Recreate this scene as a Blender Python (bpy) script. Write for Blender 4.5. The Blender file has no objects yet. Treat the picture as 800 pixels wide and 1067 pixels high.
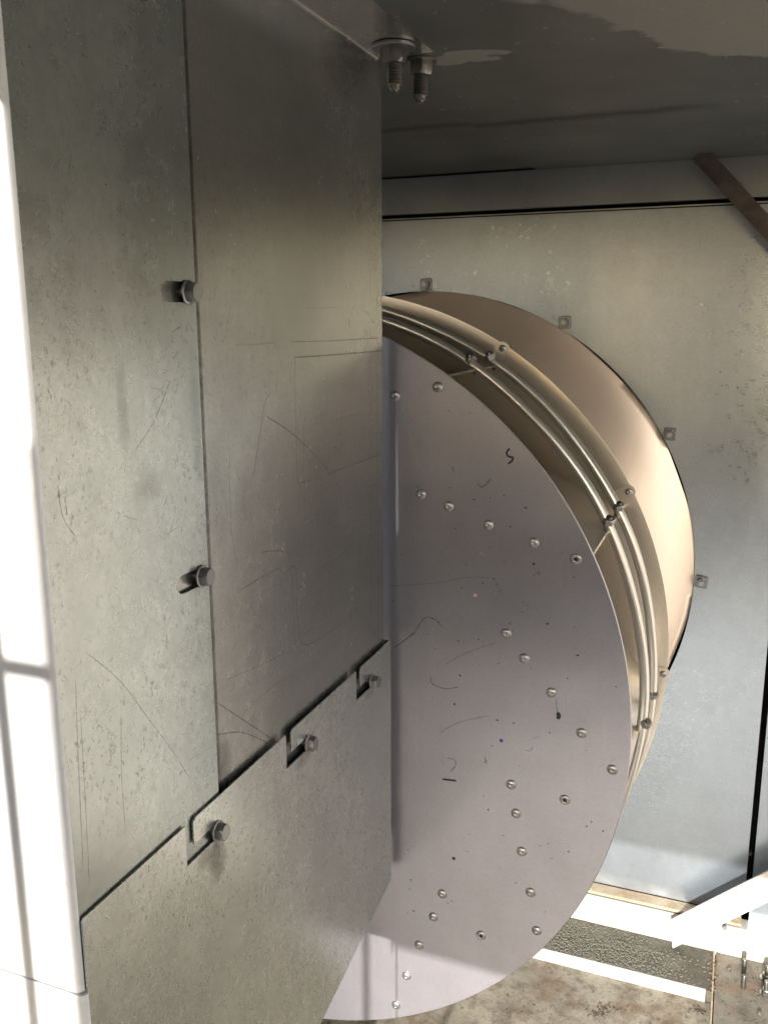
import bpy, bmesh, math, random
from mathutils import Vector, Matrix
random.seed(7)
S = bpy.context.scene
COL = S.collection

# ------------------------------------------------------------------ camera
F_PX = 928.4665
CR = Vector((0.92973405, 0.36821498, -0.00351077))
CU = Vector((-0.07409573, 0.19641205, 0.97771782))
CF = Vector((-0.3606999, 0.90875741, -0.20989413))
cd = bpy.data.cameras.new('camera')
cd.sensor_fit = 'HORIZONTAL'; cd.sensor_width = 36.0
cd.lens = 36.0 * F_PX / 800.0
cd.clip_start = 0.02; cd.clip_end = 500
cam = bpy.data.objects.new('camera', cd); COL.objects.link(cam)
cam.matrix_world = Matrix(((CR.x, CU.x, -CF.x, 0), (CR.y, CU.y, -CF.y, 0), (CR.z, CU.z, -CF.z, 0), (0, 0, 0, 1)))
S.camera = cam

# ------------------------------------------------------------------ light
SUN_K = 0.3125            # sun drops this much in Z per metre of Y
SUN_X = 0.001
EL = math.atan2(SUN_K, math.hypot(1, SUN_X))
W = bpy.data.worlds.new('World'); S.world = W; W.use_nodes = True
nt = W.node_tree; nt.nodes.clear()
sky = nt.nodes.new('ShaderNodeTexSky'); sky.sky_type = 'NISHITA'; sky.sun_disc = False
sky.sun_elevation = EL; sky.sun_rotation = math.pi + math.atan2(SUN_X, 1)
sky.air_density = 1.0; sky.dust_density = 2.0; sky.ozone_density = 1.0
bg = nt.nodes.new('ShaderNodeBackground'); bg.inputs[1].default_value = 0.15
wo = nt.nodes.new('ShaderNodeOutputWorld')
nt.links.new(sky.outputs[0], bg.inputs[0]); nt.links.new(bg.outputs[0], wo.inputs[0])
sl = bpy.data.lights.new('sun', 'SUN'); sl.energy = 5.0; sl.angle = math.radians(0.53); sl.color = (1.0, 0.945, 0.87)
sun = bpy.data.objects.new('sun', sl); COL.objects.link(sun)
sun.rotation_euler = Vector((SUN_X, 1, -SUN_K)).to_track_quat('-Z', 'Y').to_euler()
sun.location = (0, -3, 1)
S.view_settings.view_transform = 'Standard'; S.view_settings.look = 'None'
S.view_settings.gamma = 1; S.view_settings.use_curve_mapping = False
S.view_settings.exposure = 1.22

# ------------------------------------------------------------------ pixel helpers (photograph is 800 x 1067)
def ray(px):
    return CF + CR * ((px[0] - 400) / F_PX) - CU * ((px[1] - 533.5) / F_PX)
def onX(px, v): d = ray(px); return d * (v / d.x)
def onY(px, v): d = ray(px); return d * (v / d.y)
def onZ(px, v): d = ray(px); return d * (v / d.z)

# measured frame of the place (metres, camera at the origin)
AX, AZ = -0.5261, -0.4282          # fan axis
YD, YROD1, YROD2, YRIM, YW = 0.8743, 0.9795, 1.0626, 1.1255, 1.5296
RD = 0.45
XP = -0.335                         # partition plane
ZC = 0.2415                         # ceiling underside
ZF, ZB, ZR = -1.121, -1.099, -1.032 # floor, base ledge, rail top

# ------------------------------------------------------------------ materials
class N:
    def __init__(s, name):
        s.m = bpy.data.materials.new(name); s.m.use_nodes = True
        s.t = s.m.node_tree; s.t.nodes.clear()
        s.out = s.t.nodes.new('ShaderNodeOutputMaterial')
        s.b = s.t.nodes.new('ShaderNodeBsdfPrincipled')
        s.t.links.new(s.b.outputs[0], s.out.inputs[0])
        s.tc = s.t.nodes.new('ShaderNodeTexCoord').outputs['Object']
    def new(s, ty, **kw):
        n = s.t.nodes.new(ty)
        for k, v in kw.items(): setattr(n, k, v)
        return n
    def put(s, sock, v):
        if hasattr(v, 'is_output'): s.t.links.new(v, sock)
        else: sock.default_value = v
    def map(s, scale=(1, 1, 1), loc=(0, 0, 0), rot=(0, 0, 0)):
        n = s.new('ShaderNodeMapping'); s.put(n.inputs[0], s.tc)
        n.inputs['Scale'].default_value = scale; n.inputs['Location'].default_value = loc; n.inputs['Rotation'].default_value = rot
        return n.outputs[0]
    def noise(s, scale, detail=3, rough=.55, vec=None, dist=0):
        n = s.new('ShaderNodeTexNoise'); s.put(n.inputs['Vector'], vec if vec is not None else s.tc)
        n.inputs['Scale'].default_value = scale; n.inputs['Detail'].default_value = detail
        n.inputs['Roughness'].default_value = rough; n.inputs['Distortion'].default_value = dist
        return n.outputs['Fac']
    def voro(s, scale, vec=None, out='Color'):
        n = s.new('ShaderNodeTexVoronoi'); s.put(n.inputs['Vector'], vec if vec is not None else s.tc)
        n.inputs['Scale'].default_value = scale
        return n.outputs[out]
    def mr(s, v, a, b, c=0., d=1., smooth=False):
        n = s.new('ShaderNodeMapRange'); n.clamp = True
        if smooth: n.interpolation_type = 'SMOOTHSTEP'
        s.put(n.inputs[0], v)
        for i, x in enumerate((a, b, c, d)): s.put(n.inputs[i + 1], x)
        return n.outputs[0]
    def math(s, op, a, b=0.):
        n = s.new('ShaderNodeMath', operation=op); s.put(n.inputs[0], a); s.put(n.inputs[1], b); return n.outputs[0]
    def mix(s, f, a, b, blend='MIX'):
        n = s.new('ShaderNodeMix', data_type='RGBA', blend_type=blend)
        s.put(n.inputs[0], f)
        for i, v in ((6, a), (7, b)):
            if not hasattr(v, 'is_output') and len(v) == 3: v = (*v, 1)
            s.put(n.inputs[i], v)
        return n.outputs[2]
    def sep(s):
        n = s.new('ShaderNodeSeparateXYZ'); s.put(n.inputs[0], s.tc); return n.outputs
    def bump(s, h, strength, dist=.001, prev=None):
        n = s.new('ShaderNodeBump'); s.put(n.inputs['Height'], h)
        n.inputs['Strength'].default_value = strength; n.inputs['Distance'].default_value = dist
        if prev is not None: s.put(n.inputs['Normal'], prev)
        return n.outputs[0]
    def fin(s, col=None, rough=None, metal=None, normal=None):
        if col is not None: s.put(s.b.inputs['Base Color'], (*col, 1) if isinstance(col, tuple) and len(col) == 3 else col)
        if rough is not None: s.put(s.b.inputs['Roughness'], rough)
        if metal is not None: s.put(s.b.inputs['Metallic'], metal)
        if normal is not None: s.put(s.b.inputs['Normal'], normal)
        return s.m

def mul(c, f): return tuple(x * f for x in c)

def galv(name, base, *a_, smear_shade=None, **k_):
    return _galv(name, base, *a_, smear_shade=smear_shade, **k_)
def _galv(name, base, rough=.38, metal=.8, speck=.5, blotch=.35, seed=0., streak=(1, 1, .25), dirt=(.10, .095, .085), wave=.5, spang=.12, grain=.25, smear_shade=None, rv=.025, mott=0.):
    n = N(name); off = (seed * 3.1, seed * 1.7, seed * 2.3)
    big = n.noise(5, 4, .6, n.map((1, 1, .6), off))
    st = n.noise(22, 4, .6, n.map(streak, off), .4)
    fine = n.noise(420, 2, .6)
    mid = n.noise(70, 4, .65, n.map((1, 1, 1), off))
    sp = n.voro(75, n.map((1, 1, 1), off))
    spf = n.new('ShaderNodeSeparateColor'); n.put(spf.inputs[0], sp); spf = spf.outputs[0]
    c = n.mix(n.mr(big, .3, .72), mul(base, 1 - blotch), mul(base, 1.08))
    c = n.mix(n.math('MULTIPLY', n.mr(st, .35, .7), blotch * .7), c, mul(base, .8))
    c = n.mix(n.math('MULTIPLY', spf, spang), c, mul(base, .6))
    c = n.mix(n.math('MULTIPLY', n.mr(fine, .45, .72), grain), c, mul(base, .55))
    gr = n.noise(160, 4, .7, n.map((1, 1, .03), off)); gr2 = n.noise(120, 3, .7, n.map((.04, .04, 1), off))
    c = n.mix(n.math('MULTIPLY', n.mr(gr, .4, .7), grain * .5), c, mul(base, .72))
    c = n.mix(n.math('MULTIPLY', n.mr(gr2, .45, .7), grain * .35), c, mul(base, 1.15))
    if mott:
        m1 = n.mr(n.noise(150, 6, .75, n.map((1, 1, .75), off)), .42, .66)
        m2 = n.mr(n.noise(34, 6, .72, n.map((1, 1, .6), (off[2], off[0] + 4, off[1]))), .42, .68)
        c = n.mix(n.math('MULTIPLY', m1, mott * .7), c, mul(base, .62))
        c = n.mix(n.math('MULTIPLY', m2, mott), c, mul(base, .66))
    # dark oxide specks gathered in patches
    s1 = n.mr(n.noise(330, 3, .7, n.map((1, 1, .6), off)), .57, .70)
    s2 = n.mr(n.noise(9, 3, .6, n.map((1, 1, 1), (off[0] + 5, off[1], off[2]))), .36, .62)
    c = n.mix(n.math('MULTIPLY', n.math('MULTIPLY', s1, s2), speck), c, dirt)
    s3 = n.mr(n.noise(75, 5, .75, n.map((1, 1, .7), (off[1] + 9, off[0], off[2]))), .62, .80)
    c = n.mix(n.math('MULTIPLY', s3, speck * .45), c, mul(dirt, 1.4))
    for (cy, cz, wy, wz, amt) in (smear_shade or ()):
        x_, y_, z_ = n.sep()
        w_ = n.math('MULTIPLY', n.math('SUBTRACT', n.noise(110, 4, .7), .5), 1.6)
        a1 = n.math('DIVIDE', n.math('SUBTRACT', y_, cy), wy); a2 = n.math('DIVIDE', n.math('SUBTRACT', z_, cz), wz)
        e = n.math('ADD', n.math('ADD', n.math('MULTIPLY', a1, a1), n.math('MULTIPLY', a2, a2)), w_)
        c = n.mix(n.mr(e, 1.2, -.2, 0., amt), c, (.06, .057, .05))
    r = n.math('ADD', n.mr(mid, .2, .8, rough - rv, rough + rv), n.mr(big, .25, .75, -rv, rv))
    r = n.math('ADD', r, n.math('MULTIPLY', n.math('MULTIPLY', s1, s2), .1 * speck))
    b = n.bump(n.noise(7, 2, .5, n.map((1, 1, 1), off)), wave, .004)
    b = n.bump(mid, .10, .0006, b) if speck > .25 else b
    dm = n.math('MAXIMUM', n.math('MULTIPLY', s1, s2), n.math('MULTIPLY', s3, .6))
    return n.fin(c, r, n.mr(dm, 0, 1, metal, metal * (1 - .7 * min(1, speck))), b)

M = {}
M['strip'] = galv('galvanised_strip', (.475, .51, .50), .26, .93, .5, .26, 1, mott=.42, rv=.04, wave=.3, smear_shade=((.500, -.172, .020, .012, .35), (.500, .018, .018, .010, .3), (.505, -.06, .006, .05, .25), (.43, -.05, .006, .03, .35), (.45, -.10, .014, .010, .25)))
M['flange'] = galv('sunlit_flange', (.74, .74, .75), .5, .35, .15, .1, 15, grain=.1)  # paler copy of the strip metal, sunlit brightness put into the colour
M['sheet'] = galv('galvanised_sheet', (.475, .475, .455), .25, .90, .3, .2, 2, mott=.38, smear_shade=((.5185, -.06, .0030, .75, .95), (.523, -.33, .014, .03, .6), (.53, -.12, .02, .05, .25)), grain=.45, rv=.03, wave=.25)  # first entry: dark seam line, grime and contact shadow painted as one
M['cover'] = galv('galvanised_cover', (.66, .68, .65), .27, .90, .7, .22, 3, mott=.5, wave=.3, smear_shade=((.503, -.388, .012, .020, .75), (.494, -.378, .020, .010, .6), (.645, -.377, .016, .008, .5), (.795, -.377, .014, .007, .4)))
M['wall'] = galv('galvanised_wall', (.415, .47, .54), .30, .91, .16, .2, 4, mott=.16, streak=(1, 1, .1), spang=.10, wave=.12, rv=.04)
M['lip'] = galv('galvanised_lip', (.32, .35, .37), .38, .9, .3, .2, 5)
M['disc'] = galv('disc_metal', (.475, .46, .51), .30, .78, .03, .12, 6, streak=(.3, 1, 1), spang=.03, wave=.55, grain=.22, rv=.022, mott=.10)
M['rim'] = galv('impeller_metal', (.74, .675, .59), .32, .72, .1, .12, 7, spang=.0, wave=.1, grain=.12, rv=.015)
M['cone'] = galv('cone_metal', (.92, .79, .69), .36, .66, .05, .1, 8, streak=(1, .2, 1), spang=.0, wave=.12, grain=.08, rv=.015)
M['rod'] = galv('rod_metal', (.68, .655, .615), .30, .80, .05, .1, 9, spang=.0, wave=0, grain=.08, rv=.01)
M['bolt'] = galv('bolt_zinc', (.36, .36, .37), .34, .9, .6, .3, 10, spang=.05, wave=0)
M['nut'] = galv('nut_zinc', (.22, .21, .195), .32, .9, .6, .3, 11, spang=.05, wave=0)
M['wall_nut'] = galv('wall_nut_zinc', (.27, .29, .32), .30, .9, .5, .3, 16, spang=.05, wave=0)
M['rivet'] = galv('rivet_metal', (.46, .45, .46), .33, .9, .2, .2, 12, spang=.05, wave=0)
M['rail'] = galv('rail_metal', (.66, .65, .60), .48, .55, .55, .25, 13)
M['white_edge'] = galv('ledge_edge_metal', (.64, .63, .60), .5, .45, .5, .25, 14)

def plain(name, col, rough, metal=0., bumps=None):
    n = N(name); v = n.noise(120, 3)
    c = n.mix(v, mul(col, .7), mul(col, 1.25))
    return n.fin(c, rough, metal, n.bump(v, .3, .0006))
M['black'] = plain('cavity_black', (.012, .012, .012), .8)
M['ink'] = plain('marker_ink', (.025, .022, .028), .5)
M['blue_ink'] = plain('blue_ink', (.03, .07, .35), .4)
M['pink_ink'] = plain('pink_ink', (.75, .45, .48), .4)
M['hole'] = plain('rivet_bore', (.015, .014, .013), .6)

def scratch_mat(name, col, a):
    n = N(name); v = n.noise(260, 3, .7)
    n.put(n.b.inputs['Alpha'], n.mr(v, .3, .7, a * .25, a))
    return n.fin(col, .6, .3)
M['scratch'] = scratch_mat('scratch_dark', (.16, .15, .13), .7)
M['scratch_faint'] = scratch_mat('scratch_faint', (.22, .21, .19), .4)
M['scratch_pale'] = scratch_mat('scratch_pale', (.85, .84, .85), .35)

def ceiling_mat():
    n = N('ceiling_paint'); x, y, z = n.sep()
    w = n.math('MULTIPLY', n.math('SUBTRACT', n.noise(14, 4, .6), .5), .10)
    w2 = n.math('MULTIPLY', n.math('SUBTRACT', n.noise(60, 3, .6), .5), .03)
    ww = n.math('ADD', w, w2)
    blot = n.noise(6, 5, .6)
    c = n.mix(n.mr(blot, .3, .7), (.060, .066, .066), (.125, .132, .128))
    # bare patch where the coating has lifted, right of the bolts
    f = n.math('SUBTRACT', n.math('ADD', n.math('MULTIPLY', x, .42), .972), y)
    f = n.math('ADD', f, ww)
    g = n.math('ADD', n.math('ADD', x, .150), n.math('MULTIPLY', n.math('SUBTRACT', y, .80), -.55))
    g = n.math('ADD', g, ww)
    bare = n.math('MULTIPLY', n.mr(f, 0, .008), n.mr(g, 0, .012))
    # small tongue next to the bolts
    dx = n.math('DIVIDE', n.math('ADD', n.math('ADD', x, .262), ww), .042)
    dy = n.math('DIVIDE', n.math('ADD', n.math('SUBTRACT', y, .872), n.math('MULTIPLY', ww, .6)), .024)
    e = n.math('ADD', n.math('MULTIPLY', dx, dx), n.math('MULTIPLY', dy, dy))
    tong = n.mr(e, 1.0, .82)
    both = n.math('MAXIMUM', bare, tong)
    fine = n.noise(180, 3, .65, n.map((1, 3, 1)))
    barec = n.mix(fine, (.17, .17, .155), (.25, .248, .225))
    c = n.mix(both, c, barec)
    # dark crease running along X
    d = n.math('ABSOLUTE', n.math('SUBTRACT', n.math('ADD', y, n.math('MULTIPLY', ww, .35)), 1.165))
    cr = n.math('MULTIPLY', n.mr(d, .022, .0), n.mr(x, -.02, -.12))
    c = n.mix(n.math('MULTIPLY', cr, .95), c, (.018, .018, .017))
    dots = n.mr(n.noise(95, 2, .5), .70, .74)
    c = n.mix(n.math('MULTIPLY', dots, .7), c, (.33, .32, .28))
    return n.fin(c, n.mr(both, 0, 1, .52, .7), n.mr(both, 0, 1, .18, .1), n.bump(both, .5, .0008, n.bump(fine, .15, .0005)))
M['ceiling'] = ceiling_mat()
M['cream'] = plain('bounce_paint', (.76, .73, .68), .6)  # pale coat of the added wall, chosen to bounce sun

def floor_mat(name, base, dirt, rust, amt=.6):
    n = N(name)
    a = n.noise(7, 6, .65); b = n.noise(28, 5, .7, n.map((1, 1, 1), (3, 1, 2))); f = n.noise(220, 3, .7)
    c = n.mix(n.mr(a, .35, .68), base, mul(base, .62))
    c = n.mix(n.math('MULTIPLY', n.mr(b, .48, .66), amt), c, dirt)
    c = n.mix(n.math('MULTIPLY', n.mr(n.noise(11, 6, .7, n.map((1, 1, 1), (7, 3, 2))), .52, .66), amt), c, rust)
    c = n.mix(n.math('MULTIPLY', n.mr(f, .52, .72), .55), c, mul(dirt, .7))
    return n.fin(c, n.mr(b, .3, .7, .5, .8), .15, n.bump(f, .35, .001, n.bump(b, .4, .003)))
M['floor'] = floor_mat('dirty_floor', (.33, .31, .255), (.09, .076, .056), (.15, .095, .06), .8)
M['floor_plate'] = floor_mat('dirty_floor_plate', (.21, .195, .16), (.08, .07, .055), (.18, .10, .06), .8)
M['grit_bed'] = floor_mat('grit_bed', (.10, .096, .078), (.05, .048, .04), (.09, .075, .055), .7)
M['grit'] = plain('grit_grains', (.12, .115, .095), .8)
M['debris'] = plain('debris', (.10, .08, .06), .85)
M['rusty'] = floor_mat('rail_top_dirt', (.50, .42, .30), (.25, .19, .12), (.30, .17, .09), .6)
M['brace_dark'] = floor_mat('rusty_strap', (.12, .098, .088), (.06, .048, .045), (.10, .066, .056), .75)
M['ground'] = floor_mat('roof_deck', (.065, .067, .075), (.045, .045, .05), (.06, .057, .056), .4)

# ------------------------------------------------------------------ mesh helpers
def link(o, parent=None):
    COL.objects.link(o)
    if parent is not None: o.parent = parent
    return o
def obj(name, verts, faces, mat, parent=None, smooth=False, auto=None):
    me = bpy.data.meshes.new(name); me.from_pydata([tuple(v) for v in verts], [], faces); me.validate()
    bm = bmesh.new(); bm.from_mesh(me); bmesh.ops.recalc_face_normals(bm, faces=bm.faces)
    if auto is not None:
        for e in bm.edges:
            if len(e.link_faces) == 2 and e.calc_face_angle(0) > auto: e.smooth = False
    bm.to_mesh(me); bm.free()
    if smooth or auto is not None:
        for p in me.polygons: p.use_smooth = True
    me.materials.append(M[mat])
    return link(bpy.data.objects.new(name, me), parent)
def mesh_of(name, verts, faces, mat, auto=None):
    o = obj(name, verts, faces, mat, None, auto=auto); me = o.data
    bpy.data.objects.remove(o); return me
def inst(name, me, mw, parent=None):
    o = bpy.data.objects.new(name, me); link(o, parent)
    if parent is not None and False: pass
    o.matrix_world = mw; return o
BASES = []
def empty(name, loc, label=None, cat=None, group=None):
    o = bpy.data.objects.new(name, None); o.empty_display_size = .05; link(o)
    BASES.append((o, Vector(loc)))
    tag(o, label, cat, group); return o
def tag(o, label=None, cat=None, group=None, kind=None):
    for k, v in (('label', label), ('category', cat), ('group', group), ('kind', kind)):
        if v: o[k] = v
    return o
def box(name, x0, x1, y0, y1, z0, z1, mat, parent=None, bev=0.):
    v = [(x, y, z) for x in (x0, x1) for y in (y0, y1) for z in (z0, z1)]
    f = [(0, 1, 3, 2), (4, 6, 7, 5), (0, 4, 5, 1), (2, 3, 7, 6), (0, 2, 6, 4), (1, 5, 7, 3)]
    o = obj(name, v, f, mat, parent)
    if bev:
        bm = bmesh.new(); bm.from_mesh(o.data)
        bmesh.ops.bevel(bm, geom=list(bm.edges), offset=bev, segments=2, affect='EDGES')
        bm.to_mesh(o.data); bm.free()
    return o
def sheet(name, loops, thick, frame, mat, parent=None, bev=.0004):
    """flat sheet with holes: 2D loops, frame(u, v, w) -> 3D point, w runs -thick..0"""
    cu = bpy.data.curves.new(name, 'CURVE'); cu.dimensions = '2D'; cu.fill_mode = 'BOTH'
    cu.extrude = thick / 2 - bev; cu.bevel_depth = bev; cu.bevel_resolution = 1; cu.offset = -bev
    for lp in loops:
        sp = cu.splines.new('POLY'); sp.points.add(len(lp) - 1); sp.use_cyclic_u = True
        for p, q in zip(sp.points, lp): p.co = (q[0], q[1], 0, 1)
    co = bpy.data.objects.new(name + '_tmp', cu); COL.objects.link(co)
    dg = bpy.context.evaluated_depsgraph_get(); dg.update()
    me = bpy.data.meshes.new_from_object(co.evaluated_get(dg))
    bpy.data.objects.remove(co); bpy.data.curves.remove(cu)
    for v in me.vertices: v.co = frame(v.co.x, v.co.y, v.co.z - thick / 2)
    bm = bmesh.new(); bm.from_mesh(me); bmesh.ops.remove_doubles(bm, verts=bm.verts, dist=1e-6)
    bmesh.ops.recalc_face_normals(bm, faces=bm.faces); bm.to_mesh(me); bm.free()
    me.materials.clear(); me.materials.append(M[mat]); me.name = name
    for p in me.polygons: p.use_smooth = False
    return link(bpy.data.objects.new(name, me), parent)
def strip_profile(name, prof, z0, z1, thick, mat, parent=None, slant=None):
    """folded sheet: open profile of (x, y) points swept along Z, with thickness to the left side"""
    n = len(prof); P = [Vector((a, b)) for a, b in prof]; off = []
    for i in range(n):
        d = (P[min(i + 1, n - 1)] - P[max(i - 1, 0)]).normalized()
        off.append(P[i] + Vector((-d.y, d.x)) * thick)
    v = []
    for z in (z0, z1):
        for q in P: v.append((q.x, q.y, z(q) if callable(z) else z))
        for q, pq in zip(off, P): v.append((q.x, q.y, z(pq) if callable(z) else z))
    f = []
    for i in range(n - 1):
        f.append((i, i + 1, 2 * n + i + 1, 2 * n + i)); f.append((n + i, 3 * n + i, 3 * n + i + 1, n + i + 1))
        f.append((i, n + i, n + i + 1, i + 1)); f.append((2 * n + i, 2 * n + i + 1, 3 * n + i + 1, 3 * n + i))
    f.append((0, 2 * n, 3 * n, n)); f.append((n - 1, 2 * n - 1, 4 * n - 1, 3 * n - 1))
    return obj(name, v, f, mat, parent, auto=.6)
def lathe(name, prof, n, frame, mat, parent=None, closed=False, mod=None, a0=0, a1=2 * math.pi, auto=.6):
    """profile of (r, h); frame(r, ang, h) -> point"""
    full = abs(a1 - a0 - 2 * math.pi) < 1e-6
    cnt = n if full else n + 1; v, f = [], []
    for i in range(cnt):
        a = a0 + (a1 - a0) * i / n
        for j, (r, h) in enumerate(prof):
            v.append(frame(r + (mod(j, a) if mod else 0), a, h))
    m = len(prof)
    for i in range(n):
        k = (i + 1) % cnt
        for j in range(m if closed else m - 1):
            l = (j + 1) % m
            f.append((i * m + j, k * m + j, k * m + l, i * m + l))
    return obj(name, v, f, mat, parent, auto=auto)
def axY(r, a, h): return (AX + r * math.cos(a), h, AZ + r * math.sin(a))
def lathe_mesh(name, prof, n, mat, auto=.6):
    """about local Z, caps where r = 0"""
    v, f = [], []; m = len(prof)
    for i in range(n):
        a = 2 * math.pi * i / n
        for r, h in prof: v.append((r * math.cos(a), r * math.sin(a), h))
    for i in range(n):
        k = (i + 1) % n
        for j in range(m - 1): f.append((i * m + j, k * m + j, k * m + j + 1, i * m + j + 1))
    me = mesh_of(name, v, f, mat, auto)
    bm = bmesh.new(); bm.from_mesh(me); bmesh.ops.remove_doubles(bm, verts=bm.verts, dist=1e-6)
    bmesh.ops.dissolve_degenerate(bm, edges=bm.edges, dist=1e-7); bm.to_mesh(me); bm.free()
    return me
def hex_mesh(name, af, h, mat, chamfer=.0012, bore=0.):
    R = af / 2 / math.cos(math.pi / 6); n = 24; v, f = [], []
    rings = []
    for kind, z in (('hex', 0), ('hex', h - chamfer * 1.0), ('circ', h)):
        ring = []
        for i in range(n):
            a = 2 * math.pi * i / n
            am = (a % (math.pi / 3)) - math.pi / 6
            rh = af / 2 / math.cos(am)
            if kind == 'circ': r = min(rh, af / 2 * .95); zz = z
            else:
                r = rh; zz = z - (chamfer * .9 * (rh - af / 2) / (R - af / 2) if z > 0 else 0)
            ring.append(len(v)); v.append((r * math.cos(a), r * math.sin(a), zz))
        rings.append(ring)
    for A, B in zip(rings, rings[1:]):
        for i in range(n): k = (i + 1) % n; f.append((A[i], A[k], B[k], B[i]))
    f.append(tuple(rings[-1])); f.append(tuple(reversed(rings[0])))
    return mesh_of(name, v, f, mat, .35)
def basis(loc, z, x=None, spin=0.):
    z = Vector(z).normalized(); x = Vector(x) if x is not None else Vector((0, 0, 1)) if abs(z.z) < .9 else Vector((1, 0, 0))
    x = (x - z * x.dot(z)).normalized(); y = z.cross(x)
    m = Matrix(((x.x, y.x, z.x, loc[0]), (x.y, y.y, z.y, loc[1]), (x.z, y.z, z.z, loc[2]), (0, 0, 0, 1)))
    return m @ Matrix.Rotation(spin, 4, 'Z')
def ribbon(pts, nrm, w, lift, V, Fs):
    nrm = Vector(nrm); base = len(V)
    for i, p in enumerate(pts):
        d = (pts[min(i + 1, len(pts) - 1)] - pts[max(i - 1, 0)]).normalized()
        s = nrm.cross(d).normalized(); k = w * (.35 if i in (0, len(pts) - 1) else 1)
        V += [p + nrm * lift + s * k / 2, p + nrm * lift - s * k / 2]
    for i in range(len(pts) - 1): Fs.append((base + 2 * i, base + 2 * i + 1, base + 2 * i + 3, base + 2 * i + 2))
def smooth_poly(pts, k=5):
    out = []; n = len(pts)
    for i in range(n - 1):
        p0, p1, p2, p3 = pts[max(i - 1, 0)], pts[i], pts[i + 1], pts[min(i + 2, n - 1)]
        for j in range(k):
            t = j / k
            out.append(.5 * ((2 * p1) + (p2 - p0) * t + (2 * p0 - 5 * p1 + 4 * p2 - p3) * t * t + (3 * p1 - p0 - 3 * p2 + p3) * t ** 3))
    out.append(pts[-1]); return out
def arc2(cx, cy, r, a0, a1, k=6):
    return [(cx + r * math.cos(a0 + (a1 - a0) * i / k), cy + r * math.sin(a0 + (a1 - a0) * i / k)) for i in range(k + 1)]
def slot_loop(u0, u1, v, h):
    r = h / 2
    return arc2(u1 - r, v, r, -math.pi / 2, math.pi / 2) + arc2(u0 + r, v, r, math.pi / 2, 3 * math.pi / 2)

# ------------------------------------------------------------------ the setting: roof deck, casing shell, added light-shaping walls
tag(obj('ground', [(-120, -120, -1.42), (120, -120, -1.42), (120, 120, -1.42), (-120, 120, -1.42)], [(0, 1, 2, 3)], 'ground'), kind='structure')
tag(box('horizon_screen', -6, 6, -4.2, -4.0, -1.43, -.16, 'ground'), kind='structure')  # invented low wall, masks the bright horizon mirrored in disc and back wall
tag(box('floor', -1.35, .0335, -.75, 1.396, ZF - .02, ZF, 'floor'), kind='structure')
tag(box('floor_plate', .0355, 1.50, -.75, 1.5, ZB - .03, ZB, 'floor_plate'), kind='structure')
XO = .31       # right of this the casing front is open to the sun
ceil = tag(box('ceiling', XP - .002, XO, -.62, 1.62, ZC, ZC + .003, 'ceiling'), kind='structure')
box('ceiling_extension', -1.35, XP + .02, -.10, 1.62, ZC + .003, ZC + .006, 'ceiling', ceil)
box('ceiling_bay', XO - .02, 1.50, .42, 1.62, ZC + .003, ZC + .006, 'ceiling', ceil)  # unseen ceiling piece, front edge set to keep the upper wall dark
# casing front above the hatch (behind the camera), it keeps the sun off everything above knee height
ZH = -.735 + SUN_K * (YD + .62)
fw = tag(box('front_wall', XP - .006, XO, -.622, -.620, ZH, ZC + .003, 'wall'), kind='structure')
box('sun_baffle', -1.35, -.425, -.622, -.620, ZH, ZC + .003, 'wall', fw)  # added baffle, keeps sun off the back wall at the left
tag(box('left_wall', -1.352, -1.35, -.622, 1.64, ZF - .02, ZC + .003, 'wall'), kind='structure')
q4 = [(.98, .30), (.42, YW + .02), (.425, YW + .03), (.988, .305)]
tag(obj('bounce_wall', [(x, y, z) for z in (ZF - .02, ZC + .0028) for x, y in q4], [(0, 1, 2, 3), (7, 6, 5, 4), (0, 4, 5, 1), (1, 5, 6, 2), (2, 6, 7, 3), (3, 7, 4, 0)], 'cream'), kind='structure')  # invented splayed pale wall, bounces sun onto casing panel and cone

# back wall with the round inlet opening, dark joints round it
def wf(u, v, w): return Vector((u, YW - w * -1 if False else YW + (-w), v))
circle = [(AX + .479 * math.cos(2 * math.pi * i / 128), AZ + .479 * math.sin(2 * math.pi * i / 128)) for i in range(128)]
def wall_frame(u, v, w): return Vector((u, YW - w, v))
back = tag(sheet('back_wall', [[(-1.35, ZR), (.0745, ZR), (.0745, .1715), (-1.35, .1715)], circle], .0016, wall_frame, 'wall', bev=.0003), kind='structure')
box('wall_lip', -1.35, 1.35, YW - .004, YW + .010, .1815, ZC - .0005, 'lip', back)
box('lip_return', -1.35, 1.35, YW - .0008, YW + .0005, .1735, .1752, 'rail', back)
box('side_panel', .0845, 1.35, YW - .0015, YW + .0005, ZB + .012, .1715, 'wall', back)
box('cavity_back', -1.35, 1.35, YW + .092, YW + .102, -1.12, ZC + .006, 'black', back)  # added black sheet, stops sky leaking in and keeps the gaps dark

# rail at the wall foot and the ledge
rail = tag(box('wall_rail', -1.35, 1.35, 1.502, YW + .001, ZB - .01, ZR - .010, 'rail'), kind='structure')
box('rail_cap', -1.35, .072, 1.5005, YW - .0005, ZR - .006, ZR - .001, 'rusty', rail, .001)
ledge = tag(box('ledge', -1.35, .031, 1.3985, 1.5015, ZF - .01, ZB, 'grit_bed'), kind='structure')
box('ledge_edge', -1.35, .0215, 1.396, 1.3986, ZF - .004, ZB + .001, 'white_edge', ledge)
box('joint_lip', .0312, .0336, 1.30, 1.50, ZF - .004, ZB + .002, 'rusty', ledge)

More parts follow.
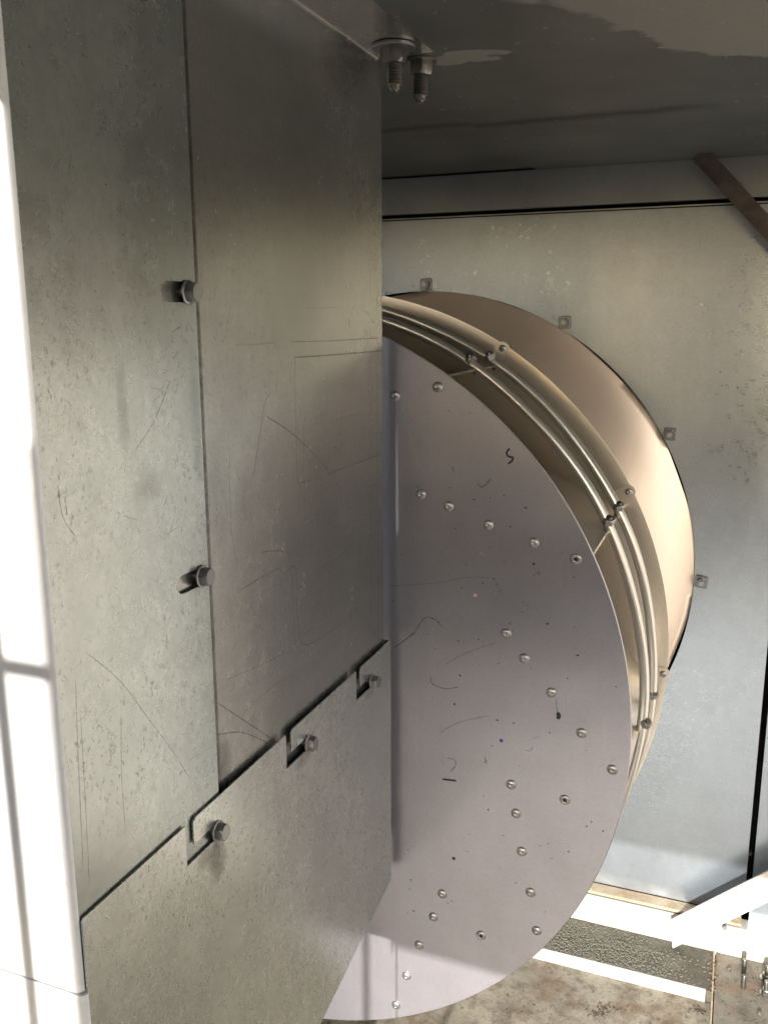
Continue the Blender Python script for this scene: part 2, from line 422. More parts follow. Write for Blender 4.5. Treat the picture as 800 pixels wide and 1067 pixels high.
# ------------------------------------------------------------------ fan impeller
fan = empty('fan_impeller', (AX, YD, AZ - RD), 'large centrifugal fan wheel with grey riveted back plate and two wire rings', 'fan')
plate_prof = [(.03, YD), (RD - .0008, YD), (RD, YD + .0008), (RD, YD + .0022), (RD - .0008, YD + .003), (.03, YD + .003)]
bp = lathe('back_plate', plate_prof, 220, axY, 'disc', fan, closed=True, auto=.5)
bp['label'] = 'flat grey round back plate with rows of rivets'
# shroud: flat outer ring then curving to the inlet neck
shp = [(.4672, YRIM), (.446, YRIM - .001), (.42, YRIM + .008), (.39, YRIM + .026), (.362, YRIM + .055), (.345, YRIM + .095), (.338, YRIM + .14)]
shp2 = [(r - .0025, y + .003) for r, y in reversed(shp)]
shp2[-1] = (.4672, YRIM + .0025)
lathe('shroud', shp + shp2, 200, axY, 'rim', fan, closed=True, auto=.7)
lathe('hub', [(0, YD - .06), (.032, YD - .06), (.035, YD - .057), (.035, YD - .012), (.075, YD - .010), (.075, YD - .0002), (.0, YD - .0002)], 40, axY, 'bolt', fan)
lathe('shaft', [(0, YD - .36), (.018, YD - .36), (.020, YD - .357), (.020, YD + .02), (0, YD + .02)], 32, axY, 'bolt', fan)
# rivet rows follow each blade foot
ROW = [(48.4, .3335), (43.4, .3475), (37.1, .3700), (31.2, .4000), (26.4, .4330)]
def row_theta(r):
    pts = sorted([(b, a) for a, b in ROW] + [(.250, 95.), (.29, 68.5), (.452, 23.9)])
    for (r0, t0), (r1, t1) in zip(pts, pts[1:]):
        if r <= r1: return t0 + (t1 - t0) * (r - r0) / (r1 - r0)
    return pts[-1][1]
y0b, y1b = YD + .0028, YRIM + .0005
nb = 16; BV, BF = [], []
rs = [.262 + (.4495 - .262) * i / nb for i in range(nb + 1)]
# smooth the piecewise path a little
ths = [row_theta(r) + math.degrees(.0135 / r) for r in rs]
for _ in range(3): ths = [ths[0]] + [(ths[i - 1] + 2 * ths[i] + ths[i + 1]) / 4 for i in range(1, nb)] + [ths[-1]]
ths[-1] = 26.2
def shroud_y(r):
    P = sorted(shp)
    for (r0, a), (r1, b) in zip(P, P[1:]):
        if r <= r1: return (a + (b - a) * (r - r0) / (r1 - r0)) if r >= r0 else a
    return P[-1][1]
for side in (0, 1):
    for r, t in zip(rs, ths):
        tt = math.radians(t) + side * .002 / r
        x, z = r * math.cos(tt), r * math.sin(tt)
        BV += [(x, y0b, z), (x, min(y1b + .09, shroud_y(r) + .001), z)]
m = nb + 1
for i in range(nb):
    a = 2 * i; BF += [(a, a + 1, a + 3, a + 2), (2 * m + a, 2 * m + a + 2, 2 * m + a + 3, 2 * m + a + 1)]
    BF += [(a, a + 2, 2 * m + a + 2, 2 * m + a), (a + 1, 2 * m + a + 1, 2 * m + a + 3, a + 3)]
BF += [(0, 2 * m, 2 * m + 1, 1), (2 * nb, 2 * nb + 1, 2 * m + 2 * nb + 1, 2 * m + 2 * nb)]
blade_me = mesh_of('blade', BV, BF, 'rim', .6)
rivet_me = lathe_mesh('rivet', [(.0057, -.0003), (.0057, .0003), (.0053, .0011), (.0042, .0019), (.0028, .0024), (.0020, .0025), (.0015, .0020), (0, .0018)], 20, 'rivet', .9)
open_rivet_me = lathe_mesh('rivet', [(.0058, -.0003), (.0058, .0004), (.0052, .0013), (.0040, .0019), (.0030, .0019), (.0022, .0016), (.0021, .0004)], 20, 'rivet', .9)
bore_me = lathe_mesh('bore', [(.0024, 0), (.0024, .0009), (0, .0009)], 14, 'hole')
pin_me = lathe_mesh('bolt_pin', [(0, -.012), (.0036, -.012), (.0036, .010), (.0030, .0112), (0, .0112)], 14, 'nut')
nutk_me = hex_mesh('nut', .0120, .0068, 'rivet', .001)
# riveted lug: rounded tab standing radially, face towards the back plate
lw, ll = .0085, .020
lug2d = [(-lw, 0), (lw, 0)] + arc2(0, ll, lw, 0, math.pi, 10)
lv = [(u, 0, v) for u, v in lug2d] + [(u, .0018, v) for u, v in lug2d]; L = len(lug2d)
lug_me = mesh_of('lug', [(a, b, c2) for a, b, c2 in lv], [tuple(range(L)), tuple(range(2 * L - 1, L - 1, -1))] + [(i, (i + 1) % L, L + (i + 1) % L, L + i) for i in range(L)], 'rim', .5)
def polar(t, r, y):
    t = math.radians(t); return Vector((AX + r * math.cos(t), y, AZ + r * math.sin(t)))
for k in range(12):
    dth = 30 * k; R = Matrix.Rotation(-math.radians(dth), 4, 'Y')
    b = inst('blade', blade_me, Matrix.Translation((AX, 0, AZ)) @ R, fan)
    for j, (t, r) in enumerate(ROW):
        op = (j == 4 and k in (0,)) or (k == 8 and j == 4) or (k == 11 and j == 4 and False)
        q = inst('rivet', open_rivet_me if op else rivet_me, basis(polar(t + dth + random.uniform(-.25, .25), r + random.uniform(-.0012, .0012), YD), (random.uniform(-.05, .05), -1, random.uniform(-.05, .05)), spin=random.random() * 6), fan)
        if op: inst('bore', bore_me, q.matrix_world.copy(), q)
    for yy in (YROD1, YROD2):
        # bolt through the blade tip beside the wire ring
        t = 27.3 + dth
        c0 = polar(t, .4530, yy); tang = Vector((-math.sin(math.radians(t)), 0, math.cos(math.radians(t))))
        rad = Vector((math.cos(math.radians(t)), 0, math.sin(math.radians(t))))
        d = (tang * .75 + rad * .55 + Vector((0, -.35, 0))).normalized()
        pb = inst('ring_bolt', pin_me, basis(c0, d), fan)
        inst('nut', nutk_me, basis(c0 + d * .002, d, spin=random.random()), pb)
    t = 28.3 + dth; rr = math.radians(t)
    lg = inst('lug', lug_me, Matrix.Translation(polar(t, .4425, YRIM - .0032)) @ Matrix.Rotation(math.pi / 2 - rr, 4, 'Y'), fan)
    inst('rivet', rivet_me, basis(polar(t, .4628, YRIM - .0030), (0, -1, 0)) @ Matrix.Scale(.8, 4), lg)
# balance holes / extra rivets
for t, r in ((-10.6, .392), (-41.4, .396), (27.0, .317), (-3.06, .315), (-33.1, .314), (109.4, .392)):
    if r > .35:
        q = inst('rivet', open_rivet_me, basis(polar(t, r, YD), (0, -1, 0)), fan); inst('bore', bore_me, q.matrix_world.copy(), q)
for t, r, mt in ((27.0, .317, 'pink_ink'), (-3.06, .315, 'blue_ink'), (-33.1, .314, 'hole')):
    me = lathe_mesh('centre_punch', [(.0021, 0), (.0018, .0004), (0, .0005)], 12, mt)
    inst('centre_punch', me, basis(polar(t, r, YD), (0, -1, 0)), fan)
# the two wire rings, a little uneven as bent wire is
for nm, yy, rr, ph in (('wire_ring', YROD1, .4512, 0.), ('wire_ring', YROD2, .4535, 2.)):
    n, mseg = 288, 12; v, f = [], []
    for i in range(n):
        a = 2 * math.pi * i / n
        wob = .0011 * math.sin(3 * a + ph) + .0008 * math.sin(12 * a + 1.2 + ph); wy = .0011 * math.sin(5 * a + 2 * ph)
        for j in range(mseg):
            b = 2 * math.pi * j / mseg
            v.append(axY(rr + wob + .0057 * math.cos(b), a, yy + wy + .0057 * math.sin(b)))
    for i in range(n):
        for j in range(mseg):
            f.append((i * mseg + j, ((i + 1) % n) * mseg + j, ((i + 1) % n) * mseg + (j + 1) % mseg, i * mseg + (j + 1) % mseg))
    obj(nm, v, f, 'rod', fan, smooth=True)
# pen marks, runs and dirt specks on the back plate
def disc_pts(px): return [onY(q, YD) for q in px]
def z400(q): return (400 + q[0] * .3, 380 + q[1] * .3)
def z640(q): return (400 + q[0] * .3375, 640 + q[1] * .3375)
marks = [([z400(q) for q in ((437, 290), (426, 305), (432, 318), (447, 322), (444, 334), (431, 344))], .0022, 'ink'),
         ([z400(q) for q in ((325, 412), (340, 425), (358, 412), (369, 396))], .0014, 'scratch'),
         ([z640(q) for q in ((180, 510), (200, 512), (224, 515))], .0024, 'ink'),
         ([z640(q) for q in ((178, 450), (186, 470))], .0014, 'scratch'),
         ([z640(q) for q in ((195, 445), (218, 450), (220, 468), (206, 487))], .0013, 'scratch'),
         ([z640(q) for q in ((532, 262), (533, 285), (536, 305))], .0010, 'scratch'),
         ([z640(q) for q in ((533, 305), (540, 312), (536, 324))], .0042, 'ink'),
         ([z640(q) for q in ((145, 195), (150, 215), (190, 230), (230, 225))], .0013, 'scratch'),
         ([z640(q) for q in ((190, 155), (260, 118), (350, 88))], .0011, 'scratch_faint'),
         ([z640(q) for q in ((170, 370), (230, 335), (330, 312))], .0012, 'scratch_faint'),
         ([z640(q) for q in ((30, 105), (90, 60), (125, 12), (160, 18), (182, 42))], .0014, 'scratch'),
         ([z640(q) for q in ((455, 388), (480, 378))], .0011, 'scratch'),
         ([z640(q) for q in ((437, 420), (452, 422), (460, 410))], .0011, 'scratch'),
         ([z640(q) for q in ((310, 440), (316, 458), (308, 455))], .0012, 'scratch'),
         ([z640(q) for q in ((660, 475), (735, 437))], .0012, 'scratch_faint'),
         ([z400(q) for q in ((195, 655), (225, 630))], .0012, 'scratch_pale'),
         ([z400(q) for q in ((465, 582), (495, 588))], .0011, 'scratch_pale'),
         ([z400(q) for q in ((10, 770), (180, 758), (300, 738), (370, 742))], .0010, 'scratch_faint')]
for pl, w, mt in marks:
    V, Fs = [], []
    ribbon(smooth_poly(disc_pts(pl)) if len(pl) > 2 else disc_pts(pl), (0, -1, 0), w, .00025, V, Fs)
    nm = 'pen_mark' if mt == 'ink' else 'scratch'
    obj(nm, V, Fs, mt, bp)
V, Fs = [], []
spk = [z640(q) for q in ((218, 278), (350, 327), (400, 337), (307, 562), (322, 604), (717, 224), (640, 642), (625, 655), (676, 670), (598, 127), (566, 198), (505, 30), (712, 85), (293, 78), (235, 190), (333, 407))]
spk += [z400(q) for q in ((492, 497), (520, 692), (286, 694), (660, 738), (238, 358), (60, 660), (370, 462), (313, 468))]
spk += [(380 + a * .3, 860 + b * .3) for a, b in ((160, 190), (170, 298), (355, 92), (636, 65), (708, 92), (608, 72))]
spk += [(random.uniform(410, 640), random.uniform(420, 960)) for _ in range(60)]
for i, q in enumerate(spk):
    p = onY(q, YD); r = random.uniform(.0007, .0013) if i < 30 else random.uniform(.0004, .0009)
    if math.hypot(p.x - AX, p.z - AZ) > RD - .01: continue
    b0 = len(V); k = 7
    for j in range(k):
        a = 2 * math.pi * j / k; rr = r * random.uniform(.7, 1.2); V.append(p + Vector((rr * math.cos(a), -.0002, rr * math.sin(a))))
    Fs.append(tuple(range(b0, b0 + k)))
tag(obj('dirt_specks', V, Fs, 'ink', bp), kind='stuff')

# bearing pedestal carrying the shaft (behind the partition)
ped = empty('bearing_pedestal', (AX, .62, ZF), 'grey steel pedestal carrying the fan shaft behind the sheet metal casing panel', 'pedestal')
box('column', AX - .05, AX + .05, .57, .65, ZF - .001, AZ - .05, 'bolt', ped, .003)
box('bearing_housing', AX - .065, AX + .065, .575, .645, AZ - .051, AZ + .045, 'bolt', ped, .012)
box('foot_plate', AX - .12, AX + .12, .53, .69, ZF - .001, ZF + .012, 'bolt', ped, .002)

# ------------------------------------------------------------------ inlet cone on the back wall
cone = empty('inlet_cone', (AX, YW, AZ - .479), 'tan curved inlet cone bolted round the opening of the back wall', 'inlet cone')
prof = []
for i in range(25):
    t = i / 24
    # bellmouth: leaves the wall flat, turns into the axial neck
    ph = math.radians(14 + 74 * t)
    r = .479 - .150 * (math.sin(ph) - math.sin(math.radians(14))) / (1 - math.sin(math.radians(14)))
    y = YW + .003 - .250 * (math.cos(math.radians(14)) - math.cos(ph)) / math.cos(math.radians(14))
    prof.append((r, y))
prof = [(.4788, YW + .012)] + prof
def scallop(j, a):
    d = math.degrees(a) % 360; s = 0
    for c0, wd, dep in ((22, 9, .0042), (47, 13, .0038), (70, 8, .002), (342, 11, .0042), (100, 9, .003), (130, 12, .005), (170, 9, .004), (300, 10, .006), (260, 12, .004), (215, 9, .005)):
        x = ((d - c0 + 180) % 360 - 180) / wd
        if abs(x) < 1: s = max(s, dep * (math.cos(math.pi * x) * .5 + .5) ** .6)
    fall = max(0, 1 - max(0, j - 1) / 5)
    ripple = .0006 * math.sin(7 * a) + .0004 * math.sin(17 * a + 1)
    return (-s + ripple * (1 if j > 0 else 0)) * fall
lathe('bell', prof, 240, axY, 'cone', cone, mod=scallop, auto=1.2)
ft = [prof[-1], (prof[-1][0] - .002, prof[-1][1] - .06)]
lathe('neck', [(r, y) for r, y in ft] + [(ft[1][0] - .002, ft[1][1]), (ft[0][0] - .002, ft[0][1])], 120, axY, 'cone', cone, closed=True, auto=.8)

# wall bolts on square washers
wa = .0105; wc = .0035
sq = []
for cx, cy, a in ((wa - wc, wa - wc, 0), (-wa + wc, wa - wc, 90), (-wa + wc, -wa + wc, 180), (wa - wc, -wa + wc, 270)):
    sq += arc2(cx, cy, wc, math.radians(a), math.radians(a + 90), 4)
K = len(sq)
sqv = [(u, v, 0) for u, v in sq] + [(u, v, .0032) for u, v in sq] + [(u * .9, v * .9, .0042) for u, v in sq]
sq_me = mesh_of('washer', sqv, [tuple(range(K - 1, -1, -1)), tuple(range(2 * K, 3 * K))] + [(r * K + i, r * K + (i + 1) % K, (r + 1) * K + (i + 1) % K, (r + 1) * K + i) for r in (0, 1) for i in range(K)], 'wall_nut', .5)
wn_me = hex_mesh('nut', .0140, .0080, 'wall_nut', .0012)
ws_me = lathe_mesh('bolt_end', [(.0042, 0), (.0042, .0145), (.0036, .0153), (0, .0153)], 16, 'rivet')
for k in range(12):
    c0 = polar(30 * k - .1, .4907, YW - .0002)
    w_ = inst('bolt', ws_me, basis(c0, (0, -1, 0)), back)
    sp = random.uniform(-.2, .2)
    inst('washer', sq_me, basis(c0, (0, -1, 0), spin=sp), w_)
    inst('nut', wn_me, basis(c0 + Vector((0, -.0040, 0)), (0, -1, 0), spin=random.random()), w_)

# ------------------------------------------------------------------ folded sheet partition on the left
zb0 = -.667
part = empty('casing_panel', (XP, .6, zb0), 'tall folded galvanised casing panel of overlapping sheets with slotted bolts beside the fan', 'panel')
TH = .0016
def pf(u, v, w): return Vector((XP - .0034 + w, u, v))       # main sheet: front face 2 mm behind the strip's
def sf(u, v, w): return Vector((XP + w, u, v))
def cf(u, v, w): return Vector((XP + .0024 + w, u, v))
ZT = ZC - .004
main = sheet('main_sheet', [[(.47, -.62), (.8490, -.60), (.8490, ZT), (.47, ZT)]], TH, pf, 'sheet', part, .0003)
main['label'] = 'dull inner sheet covered with fine scratches'
# far edge folded away, rounded
fx = XP - .0034
strip_profile('edge_fold', [(fx + 0, .8490)] + [(fx - .003 + .003 * math.cos(a), .8490 + .003 * math.sin(a)) for a in (.3, .6, .9, 1.2, 1.571)] + [(fx - .010, .8520)], -.60, ZT, TH, 'sheet', part)
# top flange folded under the ceiling
def top_flange():
    v, f = [], []
    p = [(fx, ZT)] + [(fx + .003 - .003 * math.cos(a), ZT + .003 * math.sin(a)) for a in (.4, .8, 1.2, 1.571)] + [(-.283, ZT + .003)]
    n = len(p)
    for y in (.375, .840):
        for (x, z) in p: v.append((x, y, z))
        for (x, z) in p: v.append((x - (0 if x > -.30 else .0), y, z + .0012) if x > fx + .002 else (x - .0012, y, z + .0005))
    for i in range(n - 1):
        f += [(i, 2 * n + i, 2 * n + i + 1, i + 1), (n + i, n + i + 1, 3 * n + i + 1, 3 * n + i), (i, i + 1, n + i + 1, n + i), (2 * n + i, 3 * n + i, 3 * n + i + 1, 2 * n + i + 1)]
    f += [(0, n, 3 * n, 2 * n), (n - 1, 3 * n - 1, 4 * n - 1, 2 * n - 1)]
    return obj('top_flange', v, f, 'sheet', part, auto=.6)
top_flange()
# near strip with two slots, its edge folded towards the sun
UB = [(.5025, .0185), (.5025, -.1715)]
YS0, YS1 = .360, .5120
so = sheet('side_strip', [[(YS0, -.3885), (YS1, -.3885), (YS1, ZT), (YS0, ZT)]] + [slot_loop(.4745, .509, v, .0125) for _, v in UB], TH, sf, 'strip', part, .0003)
so['label'] = 'pale outer strip with two slotted bolts and smudges'
rf = .004
strip_profile('strip_flange', [(XP, YS0)] + [(XP - rf + rf * math.cos(a), YS0 - rf * math.sin(a)) for a in (.26, .52, .79, 1.05, 1.31, 1.571)] + [(XP - .095, YS0 - rf)], -.3885, ZT, -TH, 'flange', part)
# lower cover hung on L shaped slots
ZTOP, SB, SH = -.3405, -.3715, -.3600
top = []
for y0 in (.4650, .6130, .7620):
    g = .0095; end = y0 + .0475
    top += [(y0, ZTOP), (y0, SB)] + [(end - .006, SB)] + arc2(end - .006, (SB + SH) / 2, (SH - SB) / 2, -math.pi / 2, math.pi / 2)[1:-1] + [(end - .006, SH), (y0 + g, SH), (y0 + g, ZTOP - .003), (y0 + g + .003, ZTOP)]
def zbot(y): return -.632 - (.858 - y) * .190
outline = [(.3600, zbot(.36)), (.8555, zbot(.8555)), (.8555, ZTOP)] + list(reversed(top)) + [(.3620, ZTOP), (.3600, ZTOP - .002)]
cv = sheet('lower_cover', [outline], TH, cf, 'cover', part, .0003)
cv['label'] = 'speckled lower cover sheet hung on three bolts by notched slots'
cx = XP + .0024
strip_profile('cover_flange', [(cx, .3600)] + [(cx - rf + rf * math.cos(a), .3600 - rf * math.sin(a)) for a in (.4, .8, 1.2, 1.571)] + [(cx - .095, .3600 - rf)], -.565, -.3900, -TH, 'flange', part)
strip_profile('cover_fold', [(cx, .8555)] + [(cx - .003 + .003 * math.cos(a), .8555 + .003 * math.sin(a)) for a in (.3, .6, .9, 1.2, 1.571)] + [(cx - .010, .8585)], lambda q: zbot(q.y) + .0, ZTOP, TH, 'cover', part)
# hex bolts: shank, washer, head
hb_me = hex_mesh('bolt_head', .0120, .0062, 'bolt', .0012)
fl_me = lathe_mesh('washer', [(0, 0), (.0078, 0), (.0078, .0011), (.0072, .0015), (0, .0015)], 28, 'bolt')
sh_me = lathe_mesh('bolt', [(.0040, -.014), (.0040, .003), (0, .003)], 16, 'nut')
for (y, z), x0, sc in [(UB[0], XP + .0002, 1.), (UB[1], XP + .0002, 1.)] + [((y, -.3660), XP + .0028, 1.) for y in (.5035, .6530, .8015)]:
    b = inst('bolt', sh_me, basis((x0, y, z), (1, 0, 0)), part)
    tl = (1, random.uniform(-.06, .06), random.uniform(-.06, .06))
    inst('washer', fl_me, basis((x0, y, z), tl), b)
    inst('bolt_head', hb_me, basis((x0 + .0014, y, z), tl, spin=random.random() * 2), b)
# threaded studs hanging under the ceiling at the flange
def stud_me(r, l):
    pr = [(r * .8, .002)]; z = 0
    pitch = .0022; k = int(l / pitch)
    for i in range(k): pr += [(r * .86, -i * pitch), (r, -(i + .35) * pitch), (r, -(i + .6) * pitch), (r * .86, -(i + .95) * pitch)]
    pr += [(r * .8, -l), (r * .55, -l - .0015), (r * .5, -l - .0035), (0, -l - .0040)]
    return lathe_mesh('stud', pr, 24, 'nut', .5)
st_me = stud_me(.0070, .035)
cn_me = hex_mesh('nut', .0205, .0125, 'nut', .0018)
cw_me = lathe_mesh('washer', [(0, .0), (.0195, 0), (.0195, .0022), (.019, .0026), (0, .0026)], 36, 'bolt')
cw2_me = lathe_mesh('washer', [(0, .0), (.0150, 0), (.0150, .0022), (.0145, .0026), (0, .0026)], 36, 'nut')
for (px, zt, wme, tilt) in (((410, 55), ZT + .0022, cw_me, (.02, .03)), ((439, 68), ZC + .0002, cw2_me, (-.03, .01))):
    p = onZ(px, zt - .006); p.z = zt
    dn = (tilt[0], tilt[1], -1)
    s_ = inst('ceiling_stud', st_me, basis(p, (-dn[0], -dn[1], 1), spin=.3), part)
    inst('washer', wme, basis(p, (0, 0, -1)), s_)
    inst('nut', cn_me, basis(p + Vector((0, 0, -.0022)), dn, spin=.5 if px[0] < 420 else .15), s_)
# scratches scribed in the sheets
def zz(q): return (140 + q[0] * .4124, 260 + q[1] * .4124)
def zl(q): return (q[0] * .525, 640 + q[1] * .525)
scr = [(((255, 240), (300, 239), (355, 235)), .0006, 0), (((395, 233), (500, 230), (630, 222)), .0007, 1), (((405, 272), (500, 266), (628, 255)), .0011, 1),
       (((405, 265), (408, 430), (412, 590)), .0006, 1), (((412, 592), (520, 556), (630, 515)), .0011, 1), (((330, 420), (400, 465), (470, 535), (515, 600), (540, 670)), .0009, 1),
       (((432, 688), (470, 672), (508, 655), (516, 690), (530, 714), (548, 716)), .0008, 1), (((470, 795), (545, 750), (620, 705)), .0009, 1), (((463, 600), (465, 720), (470, 795), (490, 820)), .0006, 1),
       (((320, 765), (370, 762), (435, 778)), .0009, 1), (((270, 860), (360, 808), (378, 822), (392, 806), (408, 806), (411, 900), (416, 968), (435, 1000), (490, 968), (560, 925)), .0009, 1),
       (((300, 580), (318, 460), (330, 390), (345, 358)), .0006, 1), (((428, 430), (429, 580), (432, 690)), .0006, 0), (((510, 430), (575, 412)), .0009, 1), (((523, 410), (524, 540)), .0008, 0),
       (((485, 560), (495, 510), (510, 500), (520, 518)), .0007, 1), (((570, 740), (575, 790)), .0016, 0), (((600, 470), (632, 462)), .0009, 1), (((560, 600), (600, 590), (632, 570)), .0006, 0),
       (((595, 20), (596, 500), (598, 950)), .0006, 0), (((613, 10), (614, 500), (616, 960)), .0009, 0), (((575, 330), (578, 480)), .0008, 0), (((240, 500), (245, 700), (262, 800)), .0006, 0),
       (((395, 150), (520, 146)), .0006, 0), (((235, 180), (237, 330)), .0005, 0), (((355, 120), (350, 260)), .0005, 0), (((275, 620), (285, 690)), .0016, 0), (((500, 800), (560, 860)), .0007, 0),
       (((330, 900), (355, 960)), .0007, 0), (((540, 760), (545, 860), (552, 940)), .0006, 0), (((495, 790), (498, 940)), .0006, 0), (((400, 820), (404, 960), (410, 1010)), .0006, 1)]
G = {'scratch': ([], []), 'scratch_faint': ([], [])}
def add_scr(pts, x, w, dark):
    V, Fs = G['scratch' if dark else 'scratch_faint']
    P = [onX(q, x) for q in pts]
    ribbon(smooth_poly(P) if len(P) > 2 else P, (1, 0, 0), w, .00012, V, Fs)
for pl, w, dk in scr: add_scr([zz(q) for q in pl], fx, w, dk)
for pl, w, dk in ((((430, 175), (520, 235), (560, 262)), .0008, 1), (((430, 240), (480, 235), (530, 255)), .0008, 1), (((600, 40), (640, 20), (700, 0)), .0006, 1), (((450, 130), (520, 100), (600, 60)), .0006, 0), (((470, 210), (560, 130), (640, 90)), .0005, 0)):
    add_scr([zl(q) for q in pl], fx, w, dk)
rnd = random.Random(4)
for _ in range(150):
    x = rnd.uniform(245, 396); y = rnd.uniform(330, 650); a = rnd.choice((-.75, -.6, -.3, 1.5, 1.55, .5, .9)) + rnd.uniform(-.15, .15); l = rnd.uniform(4, 26)
    q0, q1 = (x, y), (x + l * math.cos(a), y + l * math.sin(a))
    if max(q0[0], q1[0]) > 399 or min(q0[0], q1[0]) < 235: continue
    if max(q0[1] - (1000 - .86 * q0[0]), q1[1] - (1000 - .86 * q1[0])) > 0: continue
    add_scr([q0, q1], fx, rnd.uniform(.0002, .0005), 0)
for k, mt in G.items(): tag(obj('scratches', mt[0], mt[1], k, main), kind='stuff')
G = {'scratch': ([], []), 'scratch_faint': ([], [])}
for pl, w, dk in ((((170, 75), (240, 135), (300, 215), (345, 275), (375, 325)), .0006, 0), (((375, 290), (425, 262)), .0007, 1), (((240, 200), (242, 330), (250, 440)), .0006, 0), (((150, 130), (156, 300), (165, 500)), .0008, 0),
                  (((160, 200), (170, 380), (178, 540)), .0006, 0), (((380, 90), (425, 70)), .0005, 0)):
    add_scr([zl(q) for q in pl], XP, w, dk)
for pl in (((140, 470), (160, 440), (178, 395)), ((80, 200), (72, 180), (75, 160)), ((105, 650), (112, 640)), ((60, 505), (66, 540), (80, 560))): add_scr(pl, XP, .0007, 0)
for _ in range(110):
    x = rnd.uniform(60, 205); y = rnd.uniform(330, 800); l = rnd.uniform(3, 16); a = rnd.choice((1.5, 1.6, -.7, .4, 1.2)) + rnd.uniform(-.2, .2)
    if x < 52 + (y - 560) * .08 + 8: continue
    add_scr([(x, y), (x + l * math.cos(a), y + l * math.sin(a))], XP, rnd.uniform(.0003, .0009), rnd.random() < .3)
for k, mt in G.items(): tag(obj('scratches', mt[0], mt[1], k, so), kind='stuff')

# ------------------------------------------------------------------ braces
def bar_on(name, a, b, wid, th, mat, y, parent=None, cut=0.):
    a = Vector((a[0], a[1])); b = Vector((b[0], b[1])); d = (b - a).normalized(); s = Vector((-d.y, d.x)) * wid / 2
    q = [a - s, b - s, b + s, a + s + d * cut]
    v = [(p.x, y, p.y) for p in q] + [(p.x, y + th, p.y) for p in q]
    return obj(name, v, [(0, 1, 2, 3), (4, 7, 6, 5), (0, 4, 5, 1), (1, 5, 6, 2), (2, 6, 7, 3), (3, 7, 4, 0)], mat, parent)
tb = empty('strap_brace', (.32, 1.478, -.19), 'dark rusty ribbed steel strap running down from the ceiling edge', 'brace')
a, b = (-.082, .2425), (.32, -.190)
bar_on('strap', a, b, .0245, .004, 'brace_dark', 1.478, tb)
dd = Vector((b[0] - a[0], b[1] - a[1])).normalized(); ss = Vector((-dd.y, dd.x))
for o_ in (-.0105, -.0070, .0105):
    bar_on('rib', (a[0] + ss.x * o_ + dd.x * .004, a[1] + ss.y * o_ + dd.y * .004), (b[0] + ss.x * o_, b[1] + ss.y * o_), .0022, .002, 'brace_dark', 1.4768, tb)
bb = empty('angle_brace', (-.052, 1.478, ZB), 'pale sunlit steel angle rising from the wall foot rail', 'brace')
a, b = (-.052, -1.078), (.38, -.688)
bar_on('web', a, b, .046, .003, 'white_edge', 1.478, bb, cut=.030)
dd = Vector((b[0] - a[0], b[1] - a[1])).normalized(); ss = Vector((-dd.y, dd.x))
v = []
for q in (a, b):
    for o_, y in ((-.023, 1.4782), (-.023, 1.500), (-.0205, 1.500), (-.0205, 1.4812)):
        v.append((q[0] + ss.x * o_, y, q[1] + ss.y * o_))
obj('leg', v, [(0, 4, 5, 1), (1, 5, 6, 2), (2, 6, 7, 3), (3, 7, 4, 0), (0, 1, 2, 3), (4, 7, 6, 5)], 'rail', bb)
for t in (.10,):
    c0 = Vector((a[0] + dd.x * t - ss.x * .034, 1.4995, a[1] + dd.y * t - ss.y * .034))
    inst('bolt', ws_me, basis(c0, (0, -1, 0)), bb)

# ------------------------------------------------------------------ floor things
fb_n = hex_mesh('nut', .013, .008, 'nut', .001)
fb_w = lathe_mesh('washer', [(0, 0), (.0105, 0), (.0105, .0018), (0, .0018)], 24, 'nut')
fb_s = lathe_mesh('floor_stud', [(.004, -.004), (.004, .024), (.0033, .0252), (0, .0252)], 14, 'nut')
for i, (px, tall) in enumerate((((775, 1013), 0), ((774, 1030), 0), ((798, 1020), 1), ((798, 1036), 1))):
    p = onZ(px, ZB)
    s_ = inst('floor_stud', fb_s, basis(p, (random.uniform(-.05, .05), random.uniform(-.05, .05), 1)))
    if tall:
        tag(s_, 'stud with nut and washer on the floor plate, ' + ('close to the wall rail' if i == 2 else 'farther from the wall rail'), 'stud', 'studs with nuts on the floor plate')
        inst('washer', fb_w, basis(p, (0, 0, 1)), s_); inst('nut', fb_n, basis(p + Vector((0, 0, .0016)), (0, 0, 1), spin=.3 * i), s_)
    else:
        tag(s_, 'thin bare stud without nut on the floor plate, ' + ('close to the wall rail' if i == 0 else 'farther from the wall rail'), 'stud', 'bare studs on the floor plate')
# grit on the ledge, too fine to count
rg = random.Random(11); V, Fs = [], []
def pebble(p, r):
    b0 = len(V); k = 5; h = r * rg.uniform(.5, .9)
    for j in range(k):
        a_ = 2 * math.pi * j / k + rg.random() * .6; q = r * rg.uniform(.7, 1.25); V.append(p + Vector((q * math.cos(a_), q * math.sin(a_), -.0004)))
    for j in range(k):
        v_ = V[b0 + j]; V.append(p + (v_ - p) * .6 + Vector((0, 0, h)))
    for j in range(k): Fs.append((b0 + j, b0 + (j + 1) % k, b0 + k + (j + 1) % k, b0 + k + j))
    Fs.append(tuple(b0 + k + j for j in range(k)))
for _ in range(6500):
    x = rg.uniform(-.34, .028); y = rg.uniform(1.401, 1.498)
    dens = 1.0 if x < -.08 else max(.05, .55 - (x + .08) * 6)
    if y > 1.47 and x > -.16: dens *= .25
    if rg.random() > dens: continue
    pebble(Vector((x, y, ZB)), rg.choice((.0011, .0014, .0018, .0024)))
tag(obj('grit', V, Fs, 'grit'), 'loose dark grit lying along the ledge at the wall foot', 'grit', kind='stuff')
V, Fs = [], []
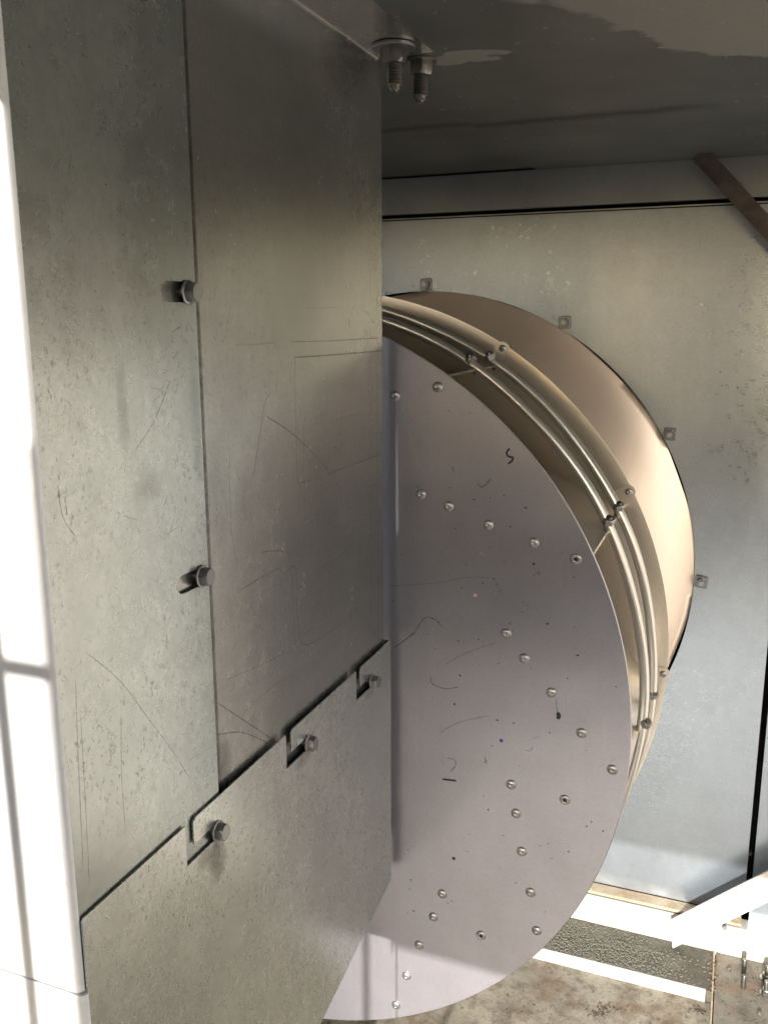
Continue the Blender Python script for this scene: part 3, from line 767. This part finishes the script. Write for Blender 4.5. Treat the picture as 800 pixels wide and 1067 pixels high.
for _ in range(900):
    x = rg.uniform(-.55, .03); y = rg.uniform(1.02, 1.39); z = ZF
    if rg.random() < .25: x = rg.uniform(.04, .16); y = rg.uniform(1.3, 1.49); z = ZB
    pebble(Vector((x, y, z)), rg.choice((.0008, .001, .0015, .0022)) * (2.2 if rg.random() < .03 else 1))
for px, n_, sp in (((727, 1054), 30, .006), ((632, 1052), 40, .008), ((622, 1058), 30, .006)):
    c0 = onZ(px, ZF)
    for _ in range(n_): pebble(c0 + Vector((rg.gauss(0, sp), rg.gauss(0, sp * .7), 0)), rg.uniform(.0012, .003))
for i in range(60):
    c0 = onZ((743 + rg.gauss(0, 2.5), rg.uniform(995, 1035)), ZB); pebble(c0, rg.uniform(.0012, .0034))
tag(obj('debris', V, Fs, 'debris'), 'crumbs of dirt and rust scattered over the casing floor', 'debris', kind='stuff')

# ------------------------------------------------------------------ hatch guard left of the camera (its bars throw the thin shadows)
gd = empty('hatch_guard', (-.75, -.30, ZF), 'open guard of thin round bars in the hatch left of the casing front', 'guard')
def tube(name, p0, p1, r, mat, parent, n=10):
    p0, p1 = Vector(p0), Vector(p1); d = (p1 - p0).normalized(); x = d.orthogonal().normalized(); y = d.cross(x)
    v = []
    for p in (p0, p1):
        for j in range(n): a_ = 2 * math.pi * j / n; v.append(p + x * r * math.cos(a_) + y * r * math.sin(a_))
    return obj(name, v, [(j, (j + 1) % n, n + (j + 1) % n, n + j) for j in range(n)] + [tuple(range(n - 1, -1, -1)), tuple(range(n, 2 * n))], mat, parent, auto=.7)
YG = -.30
for x in (-.374, -.62, -.88, -1.14):
    tube('upright_bar', (x, YG, ZF - .002), (x, YG, ZC), .0048, 'bolt', gd)
for z in (-.19 + SUN_K * (.356 - YG), -.25):
    tube('cross_bar', (-1.2, YG + .009, z), (XP - .002, YG + .009, z), .0048, 'bolt', gd)
bpy.context.view_layer.update()
# put each thing's Empty at its base without moving its parts
for o, loc in BASES:
    o.location = loc
    for c in o.children: c.matrix_parent_inverse = Matrix.Translation(-loc)
bpy.context.view_layer.update()
